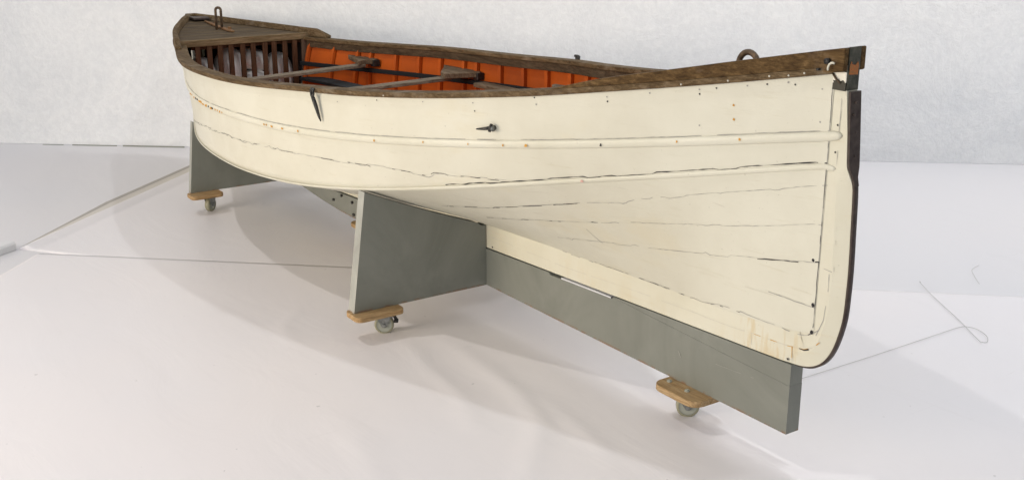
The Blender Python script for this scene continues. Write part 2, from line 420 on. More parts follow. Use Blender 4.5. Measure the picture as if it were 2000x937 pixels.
# strips coloured as the shade in the slit where the backdrop misses the floor
bm = bmesh.new()
for u0,u1,h in ((.30,.44,.003),(.50,.80,.006),(.84,1.25,.008),(1.3,2.6,.006)):
    a_ = WA+WD*u0+WN*.014; b_ = WA+WD*u1+WN*.014
    ring = []
    for P_ in (a_,b_): ring.append([P_, P_+WN*.004, P_+WN*.004+Vector((0,0,h)), P_+Vector((0,0,h))])
    loft(bm, ring)
m_gap,_,_,_ = mat('gap_shade_green', (.27,.28,.24), .9, .1)
struct('backdrop_gap_shade', bm, m_gap, False)
# ------------------------------------------------------------------ the boat
boat = thing('rowing_boat', 'cream painted wooden double-ended rowing boat with orange inside, resting on a grey wheeled cradle', 'boat', (-4.3,0,.11))
def spray(bm, path, side, width, jag, mi, off=.0012, gap=0, fn=None, wmin=.4, step=.012, rr=None):
    """a crooked ribbon lying on the hull skin: an open seam in the paint"""
    rr = rr or rnd
    pts = []
    for (x0,z0),(x1,z1) in zip(path,path[1:]):
        L = math.hypot(x1-x0,z1-z0); n = max(1,int(L/step))
        for k in range(n): pts.append((x0+(x1-x0)*k/n, z0+(z1-z0)*k/n))
    pts.append(path[-1])
    drift = 0; on = True; row = []; rows = []
    for i,(x,z) in enumerate(pts):
        if rr.random() < .28: drift = rr.uniform(-jag,jag)
        if gap and rr.random() < (gap if on else .45):
            on = not on
            if row: rows.append(row); row = []
        if not on: continue
        a = pts[max(0,i-1)]; c = pts[min(len(pts)-1,i+1)]
        tx,tz = c[0]-a[0], c[1]-a[1]; L = math.hypot(tx,tz) or 1
        nx,nz = -tz/L, tx/L; wv = width*rr.uniform(wmin,1.3)/2
        row.append([(x+nx*(drift+s*wv), z+nz*(drift+s*wv)) for s in (-1,1)])
    if row: rows.append(row)
    for row in rows:
        if len(row) < 2: continue
        vs = []
        for pr in row:
            vs.append([V(bm,(x, side*(fn(x,z)+off), z)) for x,z in pr])
        for a,b in zip(vs,vs[1:]):
            try: bm.faces.new((a[0],a[1],b[1],b[0])).material_index = mi
            except ValueError: pass
def spot(bm, x, z, side, r, mi, off=.0014, fn=None, rr=None):
    rr = rr or rnd
    n = 7; vs = [V(bm,(x+cos(2*pi*k/n)*r*rr.uniform(.7,1.2), 0, z+sin(2*pi*k/n)*r*rr.uniform(.7,1.2))) for k in range(n)]
    for v in vs: v.co.y = side*(fn(v.co.x,v.co.z)+off)
    bm.faces.new(vs).material_index = mi
S_UP = [(-4.883,.688),(-4.643,.688),(-4.372,.704),(-4.103,.713),(-3.931,.721),(-3.709,.736),(-3.547,.747),(-3.458,.759),(-3.314,.773),(-3.183,.784),(-2.926,.812),(-2.705,.843),(-2.504,.874),(-2.318,.903),(-2.17,.928),(-2.027,.952),(-1.861,.982)]
CR1 = [(-5.35,.535),(-5.176,.541),(-4.814,.577),(-4.643,.587),(-4.506,.599),(-4.256,.606),(-4.015,.625),(-3.818,.634),(-3.649,.644),(-3.483,.652),(-3.368,.658),(-3.263,.661),(-3.162,.66),(-3.133,.674),(-3.054,.677),(-2.943,.683),(-2.86,.687)]
CR2 = [(-3.292,.509),(-3.043,.553),(-2.806,.605),(-2.649,.643),(-2.509,.669),(-2.439,.697),(-2.345,.716),(-2.179,.761),(-2.029,.798),(-1.93,.822),(-1.853,.84)]
CR3 = [(-3.154,.483),(-3.019,.507),(-2.798,.547),(-2.601,.585),(-2.421,.622),(-2.311,.642),(-2.189,.663),(-2.024,.698),(-1.865,.735)]
CR4 = [(-2.881,.462),(-2.631,.502),(-2.351,.549),(-2.199,.572),(-2.057,.594),(-1.925,.618),(-1.86,.634)]
CR5 = [(-2.02,.507),(-1.918,.505),(-1.862,.507)]
CR6 = [(-2.695,.54),(-2.682,.518),(-2.661,.494)]
HOOD = [(-1.864,1.093),(-1.862,1.029),(-1.862,.909),(-1.862,.84),(-1.862,.683),(-1.862,.523),(-1.863,.45)]
LOTOP = [(-2.86,.687),(-2.707,.717),(-2.524,.755),(-2.328,.797),(-2.173,.831),(-2.113,.843),(-2.01,.867),(-1.942,.882),(-1.862,.897)]
DOTS = [(-3.554,.864),(-3.35,.894),(-3.142,.913),(-2.943,.932),(-2.938,.907),(-2.721,.973),(-2.715,.953),(-2.487,1.0),(-2.485,.987),(-2.36,1.024),(-2.218,1.048),(-2.217,1.036),(-2.217,.95),(-2.171,1.057),(-2.087,1.072),(-2.034,1.081),(-1.979,1.092),(-1.961,1.088),(-1.891,1.084),(-1.89,1.0),(-1.885,.93)]
RDOTS = [(-2.122,1.016),(-2.121,.978)]
RAB = [(-2.974,.373),(-2.695,.385),(-2.567,.39),(-2.488,.392),(-2.347,.396),(-2.283,.394),(-2.207,.409),(-2.101,.415),(-1.996,.415),(-1.914,.417),(-1.877,.424),(-1.845,.449)]
KSEAM = [(-3.427,.31),(-2.973,.317),(-2.636,.338),(-2.344,.35),(-2.168,.356),(-2.071,.363),(-1.947,.37),(-1.889,.379),(-1.86,.393),(-1.838,.416),(-1.835,.434)]

NS = 130
XS = xs(X_ST, X_BOW, NS)
bm = bmesh.new()
for side in (-1,1):
    loft(bm, [[(x, side*y, z) for y,z in section(x)] for x in XS], closed=False, caps=False)
bmesh.ops.recalc_face_normals(bm, faces=bm.faces)
for f in bm.faces:
    c = f.calc_center_median()
    if f.normal.y*c.y < 0: f.normal_flip()
for side in (-1,1):
    R_ = random.Random(3 if side<0 else 11)
    kw = dict(fn=hull_y, rr=R_)
    SU = [(x, up_at(x)[1]+.0148) for x in xs(-5.3,-1.862,60)]; SL = [(x, lo_at(x)[1]+.0098) for x in xs(-3.1,-1.862,40)]
    spray(bm, SU, side, .0020, .0008, 2, gap=.05, **kw)
    spray(bm, CR1, side, .0018, .005, 2, gap=.02, wmin=.2, **kw)
    spray(bm, CR1[1:], side, .0018, .004, 1, gap=.25, off=.0016, **kw)
    spray(bm, SL, side, .0030, .003, 1, gap=.02, wmin=.15, **kw)
    spray(bm, CR2, side, .0016, .0042, 2, gap=.02, wmin=.2, **kw)
    spray(bm, CR2[:4], side, .002, .002, 1, gap=.2, off=.0016, **kw)
    spray(bm, CR3, side, .0015, .002, 2, gap=.06, wmin=.2, **kw)
    spray(bm, CR3[:4], side, .0018, .001, 1, gap=.35, off=.0016, **kw)
    spray(bm, CR4, side, .0016, .004, 2, gap=.03, wmin=.2, **kw)
    spray(bm, CR4[-3:], side, .003, .001, 1, gap=.12, off=.0016, **kw)
    spray(bm, CR5, side, .0024, .0008, 2, **kw); spray(bm, CR6, side, .0018, .0005, 2, **kw)
    spray(bm, HOOD, side, .0019, .0006, 2, **kw); spray(bm, HOOD, side, .0013, .0006, 1, gap=.35, off=.0018, **kw)
    spray(bm, RAB, side, .0018, .0028, 2, gap=.08, **kw); spray(bm, RAB, side, .0016, .0028, 1, gap=.5, off=.0018, **kw)
    for x,z in DOTS: spot(bm, x, z, side, .0026, 2 if R_.random()<.35 else 1, fn=hull_y, rr=R_)
    for x,z in RDOTS: spot(bm, x, z, side, .0036, 4, fn=hull_y, rr=R_)
    spot(bm, -1.868, .512, side, .0062, 1, fn=hull_y, rr=R_); spot(bm, -1.865, .436, side, .0058, 1, fn=hull_y, rr=R_)
    spot(bm, -1.88, .634, side, .005, 1, fn=hull_y, rr=R_)
    for _ in range(5):
        x = R_.uniform(-4.6,-1.95); a_,b_ = lo_at(x)[1]+.02, zs_at(x)-.03; z = R_.uniform(a_,b_)
        spot(bm, x, z, side, R_.uniform(.0014,.0024), R_.choice((2,3,3,4)), fn=hull_y, rr=R_)
    for _ in range(14):
        x = R_.uniform(-3.3,-1.95); a_,b_ = zr_at(x)+.03, lo_at(x)[1]-.03; z = R_.uniform(a_,b_)
        L_ = R_.uniform(.03,.12); an = R_.uniform(-.6,.3)
        spray(bm, [(x,z),(x-L_*cos(an), z-L_*sin(an)*.5)], side, .0010, .0006, 3, gap=.1, **kw)
me_bm = bm
me = bpy.data.meshes.new('hull'); me_bm.to_mesh(me); me_bm.free()
for m_ in (M_HULL,M_CRACK,M_SEAM,M_SEAM2,M_RUST): me.materials.append(m_)
hull = link(bpy.data.objects.new('hull', me)); hull.parent = boat; hull.location = -boat.location
for p_ in me.polygons: p_.use_smooth = True

# orange painted inner skin
bm = bmesh.new()
XI = xs(-5.86, -1.95, 90)
for side in (-1,1):
    loft(bm, [[(x, side*max(.003,y), z) for y,z in section(x,.014)] for x in XI], closed=False, caps=False)
lin = obj('inner_lining', bm, M_ORANGE, boat, True)
lin['label'] = 'orange painted inside of the planking'
bm = bmesh.new()
for side in (-1,1):
    loft(bm, [[(x, side*max(.003,y), z-.001) for y,z in section(x,.014)] for x in xs(-6.66,-5.88,24)], closed=False, caps=False)
obj('stern_lining', bm, M_HOLD, boat, True, label='dark unpainted planking inside the stern')

bm = bmesh.new()
loft(bm, [[(x,-q,zr_at(x)+.02),(x,q,zr_at(x)+.02),(x,q,zr_at(x)+.050),(x,-q,zr_at(x)+.050)] for x in xs(-5.9,-2.6,40) for q in (min(.034,hull_y(x,zr_at(x)+.02)-.012),)])
obj('keelson', bm, M_ORANGE, boat, False, .003)
# ribs: singles about 185 mm apart with a doubled one near each thwart
RIBX = [-5.833,-5.642,-5.463,-5.366,-5.181,-5.006,-4.84,-4.651,-4.546,-4.348,-4.15,-3.947,-3.744,-3.597,-3.385,-3.2,-3.01,-2.82,-2.63,-2.44,-2.25,-2.07]
for side in (1,-1):
    for x in RIBX:
        bm = bmesh.new(); w2 = .0115
        o_ = section(x,.0145); i_ = section(x,.0335)
        rings = []
        for k in range(0,len(o_)):
            (ya,za),(yb,zb) = o_[k], i_[k]
            if k==0: za -= .004; zb -= .004
            rings.append([(x-w2,side*max(.004,ya),za),(x+w2,side*max(.004,ya),za),(x+w2,side*max(.002,yb),zb),(x-w2,side*max(.002,yb),zb)])
        loft(bm, rings)
        obj('rib', bm, M_ORANGE, boat, False, .0025)

# keel, stem and sternpost in one continuous backbone
OUT = [(-1.826,1.150,.0195),(-1.823,1.09,.0195),(-1.810,.98,.0195),(-1.804,.905,.0195),(-1.797,.878,.015),(-1.788,.84,.008),(-1.783,.74,.007),(-1.779,.642,.007),(-1.779,.57,.007),(-1.782,.499,.007),(-1.793,.445,.007),(-1.808,.400,.008),(-1.828,.365,.009),(-1.855,.340,.011),(-1.888,.327,.014),(-1.936,.322,.018),(-2.05,.3175,.022),
       (-2.6,.296,.022),(-3.459,.261,.022),(-4.3,.227,.022),(-5.2,.190,.022),(-6.2,.150,.022),(-6.5,.140,.022),(-6.62,.155,.020),(-6.69,.21,.018),(-6.73,.32,.016),(-6.745,.5,.016),(-6.75,.7,.018),(-6.75,.84,.020)]
def densify(P, n=5):
    R = []
    for i in range(len(P)-1):
        p0,p1,p2,p3 = P[max(0,i-1)],P[i],P[i+1],P[min(len(P)-1,i+2)]
        m = n if (3 <= i <= 17) else 1
        for k in range(m):
            t = k/m
            R.append(tuple(.5*((2*b)+(c-a)*t+(2*a-5*b+4*c-d)*t*t+(3*b-a-3*c+d)*t**3) for a,b,c,d in zip(p0,p1,p2,p3)) if m>1 else p1)
    R.append(P[-1]); return R
OUT = densify(OUT)
bm = bmesh.new(); rings = []
for i,(x,z,hw) in enumerate(OUT):
    a = OUT[max(0,i-1)]; c = OUT[min(len(OUT)-1,i+1)]; tx,tz = c[0]-a[0], c[1]-a[1]; L = math.hypot(tx,tz)
    nx,nz = tz/L, -tx/L       # inwards
    if i==0 or i==len(OUT)-1: nx,nz = (-1,0) if i==0 else (1,0)
    d1 = .040; d2 = .09 if z>.9 else (.12 if (x<-2.0 and x>-3.6) else .10)
    if nz>.6 and x<-2.0: d2 = max(.10, (lerp_tab(x,RX,RZ)+.03)-z)
    q = [(x,-hw,z),(x+nx*d1,-.0223,z+nz*d1),(x+nx*d2,-.0223,z+nz*d2),(x+nx*d2,.0223,z+nz*d2),(x+nx*d1,.0223,z+nz*d1),(x,hw,z)]
    rings.append(q)
loft(bm, rings)
flat = lambda x,z: .0223
R_ = random.Random(5)
for side in (-1,1):
    spray(bm, KSEAM, side, .0016, .0008, 3, gap=.06, off=.0006, fn=flat, rr=R_)
    spray(bm, KSEAM[-6:-1], side, .0022, .0006, 4, gap=.15, off=.0008, fn=flat, rr=R_)
    spray(bm, [(-1.905,.376),(-1.888,.3765),(-1.872,.384)], side, .0045, .001, 1, off=.001, fn=flat, rr=R_)
    for x in (-2.08,-1.93): spray(bm, [(x,.362),(x+.002,.328)], side, .0022, .0012, 3, off=.0006, fn=flat, rr=R_)
    spray(bm, [(-1.93,.374),(-1.929,.340)], side, .004, .001, 4, gap=.1, off=.0009, fn=flat, rr=R_)
    spray(bm, [(-2.04,.412),(-2.04,.365)], side, .003, .002, 3, gap=.1, off=.0009, fn=flat, rr=R_)
    spray(bm, [(-1.835,1.08),(-1.832,.90)], side, .0016, .0006, 2, gap=.1, off=.0006, fn=flat, rr=R_)
    spray(bm, [(-1.845,.62),(-1.818,.618)], side, .0016, .0006, 2, off=.0006, fn=flat, rr=R_)
    spray(bm, [(-1.826,.61),(-1.824,.55),(-1.832,.48),(-1.852,.43)], side, .0022, .0008, 2, gap=.1, off=.0006, fn=flat, rr=R_)
    spray(bm, [(-1.818,.80),(-1.813,.62)], side, .0014, .0006, 3, gap=.3, off=.0006, fn=flat, rr=R_)
    for x,z,r_ in ((-1.84,1.0,.003),(-1.84,.93,.003),(-3.42,.272,.004),(-1.942,.332,.004)): spot(bm, x, z, side, r_, 1, off=.0008, fn=flat, rr=R_)
bmesh.ops.recalc_face_normals(bm, faces=bm.faces)
obj('keel', bm, [M_KEEL,M_CRACK,M_SEAM,M_SEAM2,M_RUST], boat, False, label='cream painted keel, stem and sternpost with rust streaks near the forefoot')

# iron on the stem face
bm = bmesh.new()
rings = []
for i in [j for j,q in enumerate(OUT) if q[1]<.880 and q[0]>-2.06]:
    x,z,hw = OUT[i]; a = OUT[i-1]; c = OUT[min(len(OUT)-1,i+1)]; tx,tz = c[0]-a[0], c[1]-a[1]; L = math.hypot(tx,tz); nx,nz = -tz/L, tx/L
    h2 = .0095 if x>-1.86 or z>.5 else .0125
    rings.append([(x+nx*.001,-h2,z+nz*.001),(x+nx*.006,-h2*.8,z+nz*.006),(x+nx*.006,h2*.8,z+nz*.006),(x+nx*.001,h2,z+nz*.001)])
loft(bm, rings); obj('stem_iron', bm, M_IRON, boat, True, label='thin dark iron strip round the forefoot')
bm = bmesh.new()
prof = [(1.087,.0205,-1.818),(1.05,.0205,-1.815),(.98,.0205,-1.809),(.915,.0205,-1.804),(.896,.0195,-1.802),(.872,.010,-1.796),(.85,.008,-1.789)]
loft(bm, [[(x+.001,-h,z),(x+.008,-h,z),(x+.008,h,z),(x+.001,h,z)] for z,h,x in prof])
for z in (1.06,1.03,.985,.95,.925,.90): cyl(bm, (-1.7975 if z<.95 else -1.803, rnd.uniform(-.012,.012), z), (1,0,0), .0035, .006, 8)
obj('stem_plate', bm, M_IRON, boat, False, .0015, label='broad dark iron plate screwed to the stem')
bm = bmesh.new(); box(bm,(-1.8257,-.0212,1.088),(-1.8215,.0205,1.1955))
obj('stem_band', bm, M_BRONZE, boat, False, .001, label='tarnished green-brown metal band over the stem head')
bm = bmesh.new(); bmv=[]
for k,(y,z) in enumerate([(-.018,1.128),(.012,1.126),(.014,1.150),(.010,1.158),(.002,1.150),(-.008,1.152),(-.014,1.160),(-.018,1.150)]): bmv.append((y,z))
prism(bm, bmv, lambda q:(-1.8213,q[0],q[1]), lambda q:(-1.8200,q[0],q[1]))
m_or = metal_mat('orange_patch', (.42,.12,.025), (.20,.12,.04), .8, 160, 0, (.05,.045,.035), .60); obj('orange_patch', bm, m_or, boat)
# plate on the stem's side with flaking cream paint
m_fl,N,Lk,p = mat('flaked_paint_plate', (.05,.045,.035), .6, .3)
n = ntex(N,Lk,coords(N,Lk),34,5,.6,.5); sx = N.new('ShaderNodeSeparateXYZ'); tc = N.new('ShaderNodeTexCoord'); Lk.new(tc.outputs['Object'],sx.inputs[0])
mr = N.new('ShaderNodeMapRange'); mr.inputs[1].default_value=1.092; mr.inputs[2].default_value=1.130; mr.inputs[3].default_value=-.22; mr.inputs[4].default_value=.28; Lk.new(sx.outputs[2],mr.inputs[0])
ad = N.new('ShaderNodeMath'); ad.operation='ADD'; Lk.new(n,ad.inputs[0]); Lk.new(mr.outputs[0],ad.inputs[1])
r = ramp(N,[(.50,(.05,.045,.033)),(.53,(.72,.68,.58))]); Lk.new(ad.outputs[0],r.inputs[0]); Lk.new(r.outputs[0],p.inputs['Base Color'])
for side in (-1,1):
    bm = bmesh.new(); y0_,y1_ = sorted((side*.0226,side*.0262)); box(bm,(-1.864,y0_,1.087),(-1.8235 if side<0 else -1.835,y1_,1.134))
    obj('stem_side_plate', bm, m_fl, boat, False, .0008, label='blackened metal plate with flaking cream paint')

# half-round rubbing strakes
def strake(fn, r, x0, x1, tipx, tipz):
    for side in (-1,1):
        bm = bmesh.new(); rings = []
        n = 90
        for i in range(n+1):
            x = x0+(x1-x0)*i/n; y,z = fn(x); y = hull_y(x,z)
            dz = .004; e = (hull_y(x,z+dz)-hull_y(x,z-dz))/(2*dz)
            dx = .01; ex = (fn(min(x1,x+dx))[0]-fn(x-dx)[0])/(2*dx) if x+dx<x1 else (fn(x)[0]-fn(x-dx)[0])/dx
            nv = Vector((-ex*.9,1,-e)).normalized(); tv = Vector((0,e,1)).normalized()
            ring = []
            for k in range(9):
                a = pi*k/8; q = Vector((x,y-.001,z))+nv*(sin(a)**.8*r*.62 if k not in (0,8) else 0)+tv*(cos(a)*r)
                ring.append((q.x, side*q.y, q.z))
            rings.append(ring)
        # rounded tip lying on the stem
        y = .0235
        for s,sc in ((.45,.95),(.8,.75),(1.0,.25)):
            xx = x1+(tipx-x1)*s; zz = fn(x1)[1]+(tipz-fn(x1)[1])*s
            ring = []
            for k in range(9):
                a = pi*k/8; ring.append((xx, side*(y-.001+(sin(a) if k not in (0,8) else 0)*r*.6*sc), zz+cos(a)*r*sc))
            rings.append(ring)
        loft(bm, rings)
        R_ = random.Random(int(r*1e5)+side)
        if r > .012:
            CH = [-5.0,-4.9,-4.82,-4.75,-4.66,-4.6,-4.53,-4.47,-4.05,-3.99,-3.91,-3.80,-3.37,-3.15,-2.97,-2.84,-2.76,-2.51,-2.28,-2.10]
            CH += [-5.05,-4.94,-4.86,-4.79,-4.78,-4.70,-4.69,-4.62,-4.56,-4.50,-4.03]
            for j,x in enumerate(CH):
                y,z = fn(x); y = hull_y(x,z); zz = z-.001+R_.uniform(-.003,.003); rr_ = R_.uniform(.0045,.0068)*(1.0 if x>-4.1 else 1.2)
                ln = 2.3 if j in (2,3,5,9,10,16,20,22,23,25,27) else 1.1
                n7 = 7; vs = [V(bm,(x+cos(2*pi*k/n7)*rr_*ln*R_.uniform(.7,1.2), side*(y+r*.62+.0002-.0002*abs(sin(2*pi*k/n7))), zz+sin(2*pi*k/n7)*rr_*.75)) for k in range(n7)]
                bm.faces.new(vs).material_index = 1 if R_.random()<.88 else 2
        else:
            x = -2.60; y,z = fn(x); y = hull_y(x,z)
            bm.faces.new([V(bm,(x+cos(2*pi*k/7)*.014,side*(y+r*.62),z+sin(2*pi*k/7)*.004)) for k in range(7)]).material_index = 3
        bmesh.ops.recalc_face_normals(bm, faces=bm.faces)
        me = bpy.data.meshes.new('rubbing_strake'); bm.to_mesh(me); bm.free()
        for m_ in (M_STRAKE,M_RUST,M_CRACK,M_PINK): me.materials.append(m_)
        for p_ in me.polygons: p_.use_smooth = True
        o = link(bpy.data.objects.new('rubbing_strake', me)); o.parent = boat; o.location = -boat.location
strake(up_at, .0138, -6.68, -1.87, -1.824, .975)
strake(lo_at, .0082, -6.68, -1.87, -1.835, .888)

# gunwale caps, inwales
def plan_n(x):
    d = .01; e = (b_at(x+d)-b_at(x-d))/(2*d); L = math.hypot(1,e); return (-e/L, 1/L)
def rail(name, o0, o1, z0, z1, x0, x1, m_, n=110, bev=.003, extra=None, label=None):
    for side in (-1,1):
        bm = bmesh.new(); rings = []
        for i in range(n+1):
            x = x0+(x1-x0)*i/n; nx,ny = plan_n(x); b = b_at(x); zs = zs_at(x)
            def pt(o,z):
                return (min(x+nx*o, -1.835), side*max(.0235 if o<.002 else .026, b+ny*o), zs+z)
            zz1 = z1(x) if callable(z1) else z1
            rings.append([pt(o0,z0),pt(o1,z0),pt(o1,zz1),pt(o0,zz1)])
        loft(bm, rings); obj(name, bm, m_, boat, True if False else False, bev, label)
rail('gunwale', -.057, .004, 0, .018, -6.70, -1.86, M_RAIL)
rail('inwale', -.051, -.035, -.036, -.0005, -5.86, -1.98, M_INWALE)

# raised planks at the bow
rail('bow_bulwark', -.020, .001, .0185, lambda x: .0185+max(.001, lerp_tab(x,[-2.66,-2.5,-2.3,-2.1,-1.95,-1.86],[.001,.020,.030,.038,.041,.0425])), -2.66, -1.862, M_BOWWOOD, 50, .002, label='raised brown plank along the bow')
# plank ends lapping the stem head
for side in (-1,1):
    bm = bmesh.new(); x1 = -1.8215 if side<0 else -1.825
    y0_,y1_ = (.0245,.045) if side>0 else (.0245,.042)
    rings=[]
    for x,zl,zh in ((-1.95,1.128,1.1685),(-1.90,1.124,1.179),(x1,1.136,1.195)):
        ya = max(y0_, b_at(x)-.02) if x<-1.9 else y0_; yb = max(y1_, b_at(x)+.0005) if x<-1.9 else y1_
        rings.append([(x,side*ya,zl),(x,side*yb,zl),(x,side*yb,zh),(x,side*ya,zh)])
    loft(bm, rings); obj('bow_bulwark_end', bm, M_BOWWOOD, boat, False, .004)
# foredeck
bm = bmesh.new(); up=[]; 
X_ = xs(-2.60,-1.84,20)
poly = [(x,-max(.0,b_at(x)-.021)) for x in X_]+[(x,max(.0,b_at(x)-.021)) for x in X_[::-1]]
zf = lambda q: zs_at(q[0])+.020
prism(bm, poly, lambda q:(q[0],q[1],zf(q)), lambda q:(q[0],q[1],zf(q)+.006)); bmesh.ops.triangulate(bm, faces=[f for f in bm.faces if len(f.verts)>4])
obj('foredeck', bm, M_BOWWOOD, boat)
bm = bmesh.new(); loft(bm,[[(x,-.0240,1.125),(x,.0240,1.125),(x,.0240,z),(x,-.0240,z)] for x,z in ((-1.99,1.140),(-1.93,1.160),(-1.828,1.188))]); obj('stem_filler', bm, M_BOWWOOD, boat, False, .002)
# stern deck with its raised rim and front beam
bm = bmesh.new(); X_ = xs(-6.72,-5.87,22)
poly = [(x,-b_at(x)-.001) for x in X_]+[(x,b_at(x)+.001) for x in X_[::-1]]
prism(bm, poly, lambda q:(q[0],q[1],zs_at(q[0])+.0195), lambda q:(q[0],q[1],zs_at(q[0])+.034)); bmesh.ops.triangulate(bm, faces=[f for f in bm.faces if len(f.verts)>4])
# plank seams across the deck
for x in (-6.02,-6.14,-6.27,-6.40,-6.53,-6.63):
    b=b_at(x)-.03
    z = zs_at(x)+.0345; vs=[V(bm,(x-.006,-b,z)),(V(bm,(x+.006,-b,z))),V(bm,(x+.006,b,z)),V(bm,(x-.006,b,z))]; bm.faces.new(vs).material_index=1
bmesh.ops.recalc_face_normals(bm, faces=bm.faces)
obj('stern_deck', bm, [M_DECK,M_HOLD], boat, label='grey weathered planked deck over the stern')
bm = bmesh.new(); box(bm,(-5.886,-.388,.786),(-5.862,.388,.8215)); obj('deck_beam', bm, wood_mat('beam_wood',(.10,.065,.03),(.20,.14,.075),(.28,.2,.12),'y',.55), boat, False, .003)
for side in (-1,1):
    bm = bmesh.new(); rings=[]
    for x in xs(-6.735,-5.72,40):
        nx,ny = plan_n(max(x,-6.70)); b=b_at(x); zs=zs_at(x)
        h = .030*min(1,(-5.72-x)/.10)+.001 if x>-5.86 else .031
        zb = zs+(.0345 if x<-5.865 else .0185)
        rings.append([(x+nx*o,side*max(.002,b+ny*o),zz) for o,zz in ((-.030,zb),(.002,zb),(.002,zs+.032+h),(-.022,zs+.032+h))])
    loft(bm, rings); obj('deck_rim', bm, M_RAIL, boat, False, .004)
bm = bmesh.new(); box(bm,(-6.68,-.035,.8465),(-6.58,.06,.862)); obj('stern_knee', bm, M_IRON, boat, False, .004)
bm = bmesh.new(); box(bm,(-6.757,-.030,.838),(-6.700,.036,.8735)); obj('stern_post_head', bm, M_RAIL, boat, False, .006)
# lifting eyes
def hoop(x, z, r, h, t, m_, ax):
    bm = bmesh.new(); P = []
    dx,dy = ax
    P.append((x-dx*r, -dy*r, z-.02)); P.append((x-dx*r,-dy*r,z+h))
    for k in range(1,12):
        a = pi-pi*k/12; P.append((x+dx*r*cos(a), dy*r*cos(a), z+h+r*sin(a)))
    P.append((x+dx*r,dy*r,z+h)); P.append((x+dx*r,dy*r,z-.02))
    tube(bm, P, t, 10); return obj('lifting_eye', bm, m_, boat, True)
e1 = hoop(-6.265, .825, .0145, .105, .0075, M_RUSTY, (.3,.95)); e1['label'] = 'tall narrow dark hoop on the stern deck'
bm = bmesh.new()
loft(bm, [[(x,.022-w_,.8265+zs_at(x)-.79),(x,.022+w_,.8265+zs_at(x)-.79),(x,.022+w_,.8345+zs_at(x)-.79),(x,.022-w_,.8345+zs_at(x)-.79)] for x,w_ in ((-6.56,.004),(-6.45,.010),(-6.3,.014),(-6.16,.014),(-6.11,.008))])
for x,y in ((-6.47,.035),(-6.19,.012)): cyl(bm,(x,y+.02,.836),(0,0,1),.011,.014,8)
obj('eye_plate', bm, M_RPLATE, e1, False, .001, label='rusty strap under the stern eye')
e2 = hoop(-2.178, 1.085, .036, .022, .0085, M_RUSTY, (1,0)); e2['label'] = 'round rusty ring at the bow'

# grille of slats closing the stern locker
SY = [-.269,-.206,-.147,-.087,-.021,.038,.106,.159,.222,.280]
for i,y in enumerate(SY):
    bm = bmesh.new(); zb = max(.42, hull_z(-5.87,abs(y))+.02) if abs(y)<.33 else .6
    box(bm,(-5.880,y-.0135,zb),(-5.866,y+.0135,.7855)); obj('slat', bm, M_SLAT, boat, False, .002)
bm = bmesh.new(); box(bm,(-5.884,.322,.52),(-5.860,.352,.7855)); obj('grille_post', bm, M_POST, boat, False, .002)
bm = bmesh.new(); box(bm,(-5.895,-.30,.768),(-5.8815,.36,.7855)); obj('grille_rail', bm, M_SLAT, boat, False, .002)

# risers along the ribs
for side in (1,-1):
    bm = bmesh.new(); rings=[]
    for x in xs(-5.86,-3.0,60):
        z = lerp_tab(x,[-5.86,-5.2,-4.6,-4.0,-3.4,-3.0],[.655,.668,.690,.725,.765,.795]); y = hull_y(x,z)-.031
        rings.append([(x,side*(y),z-.010),(x,side*(y-.014),z-.010),(x,side*(y-.014),z+.012),(x,side*y,z+.012)])
    loft(bm, rings); obj('riser', bm, M_BLUEGREY, boat, False, .002, label='dark slate stringer under the thwarts')
# loose looking dark plank lying fore and aft on the boat's bottom, fixed to the thwarts
bm = bmesh.new()
loft(bm, [[(x,y-.05,z-.008),(x,y+.05,z-.008),(x,y+.05,z+.008),(x,y-.05,z+.008)] for x,y,z in ((-5.83,.33,.575),(-5.45,.29,.605),(-5.0,.22,.64),(-4.62,.12,.665),(-4.5,.08,.675))])
obj('slate_plank', bm, M_BLUEGREY, boat, False, .002, label='dark slate plank running aft below the thwarts')
# thwarts with their knees
def thwart(pa, pb, w_, t_, kx0, kx1, ky, kz):
    a = Vector(pa); b = Vector(pb); d = (b-a).normalized(); s = Vector((-d.y,d.x,0))
    bm = bmesh.new()
    loft(bm, [[p+s*w_/2, p-s*w_/2, p-s*w_/2-Vector((0,0,t_)), p+s*w_/2-Vector((0,0,t_))] for p in (a,b)])
    th = obj('thwart', bm, M_THWART, boat, False, .003)
    bm = bmesh.new()
    pts = [(kx0,ky),(kx0+.03,ky-.012),(a.x-.03,a.y-.02),(a.x+.045,a.y-.045),(kx1-.02,ky-.04),(kx1,ky+.01),(kx1-.02,ky+.03)]
    prism(bm, pts, lambda q:(q[0],q[1],kz), lambda q:(q[0],q[1],kz+.026)); obj('knee', bm, M_KNEE, th, False, .004)
    bm = bmesh.new(); box(bm,(kx1-.035,ky-.008,kz-.012),(kx1+.006,ky+.03,kz+.022)); obj('knee_bolt_block', bm, M_DARK, th, False, .003)
    return th
thwart((-5.34,.425,.705),(-5.17,-.53,.700), .062,.016,-5.66,-5.30,.475,.702)
thwart((-4.60,.50,.725),(-4.44,-.62,.735), .062,.016,-4.82,-4.50,.61,.722)
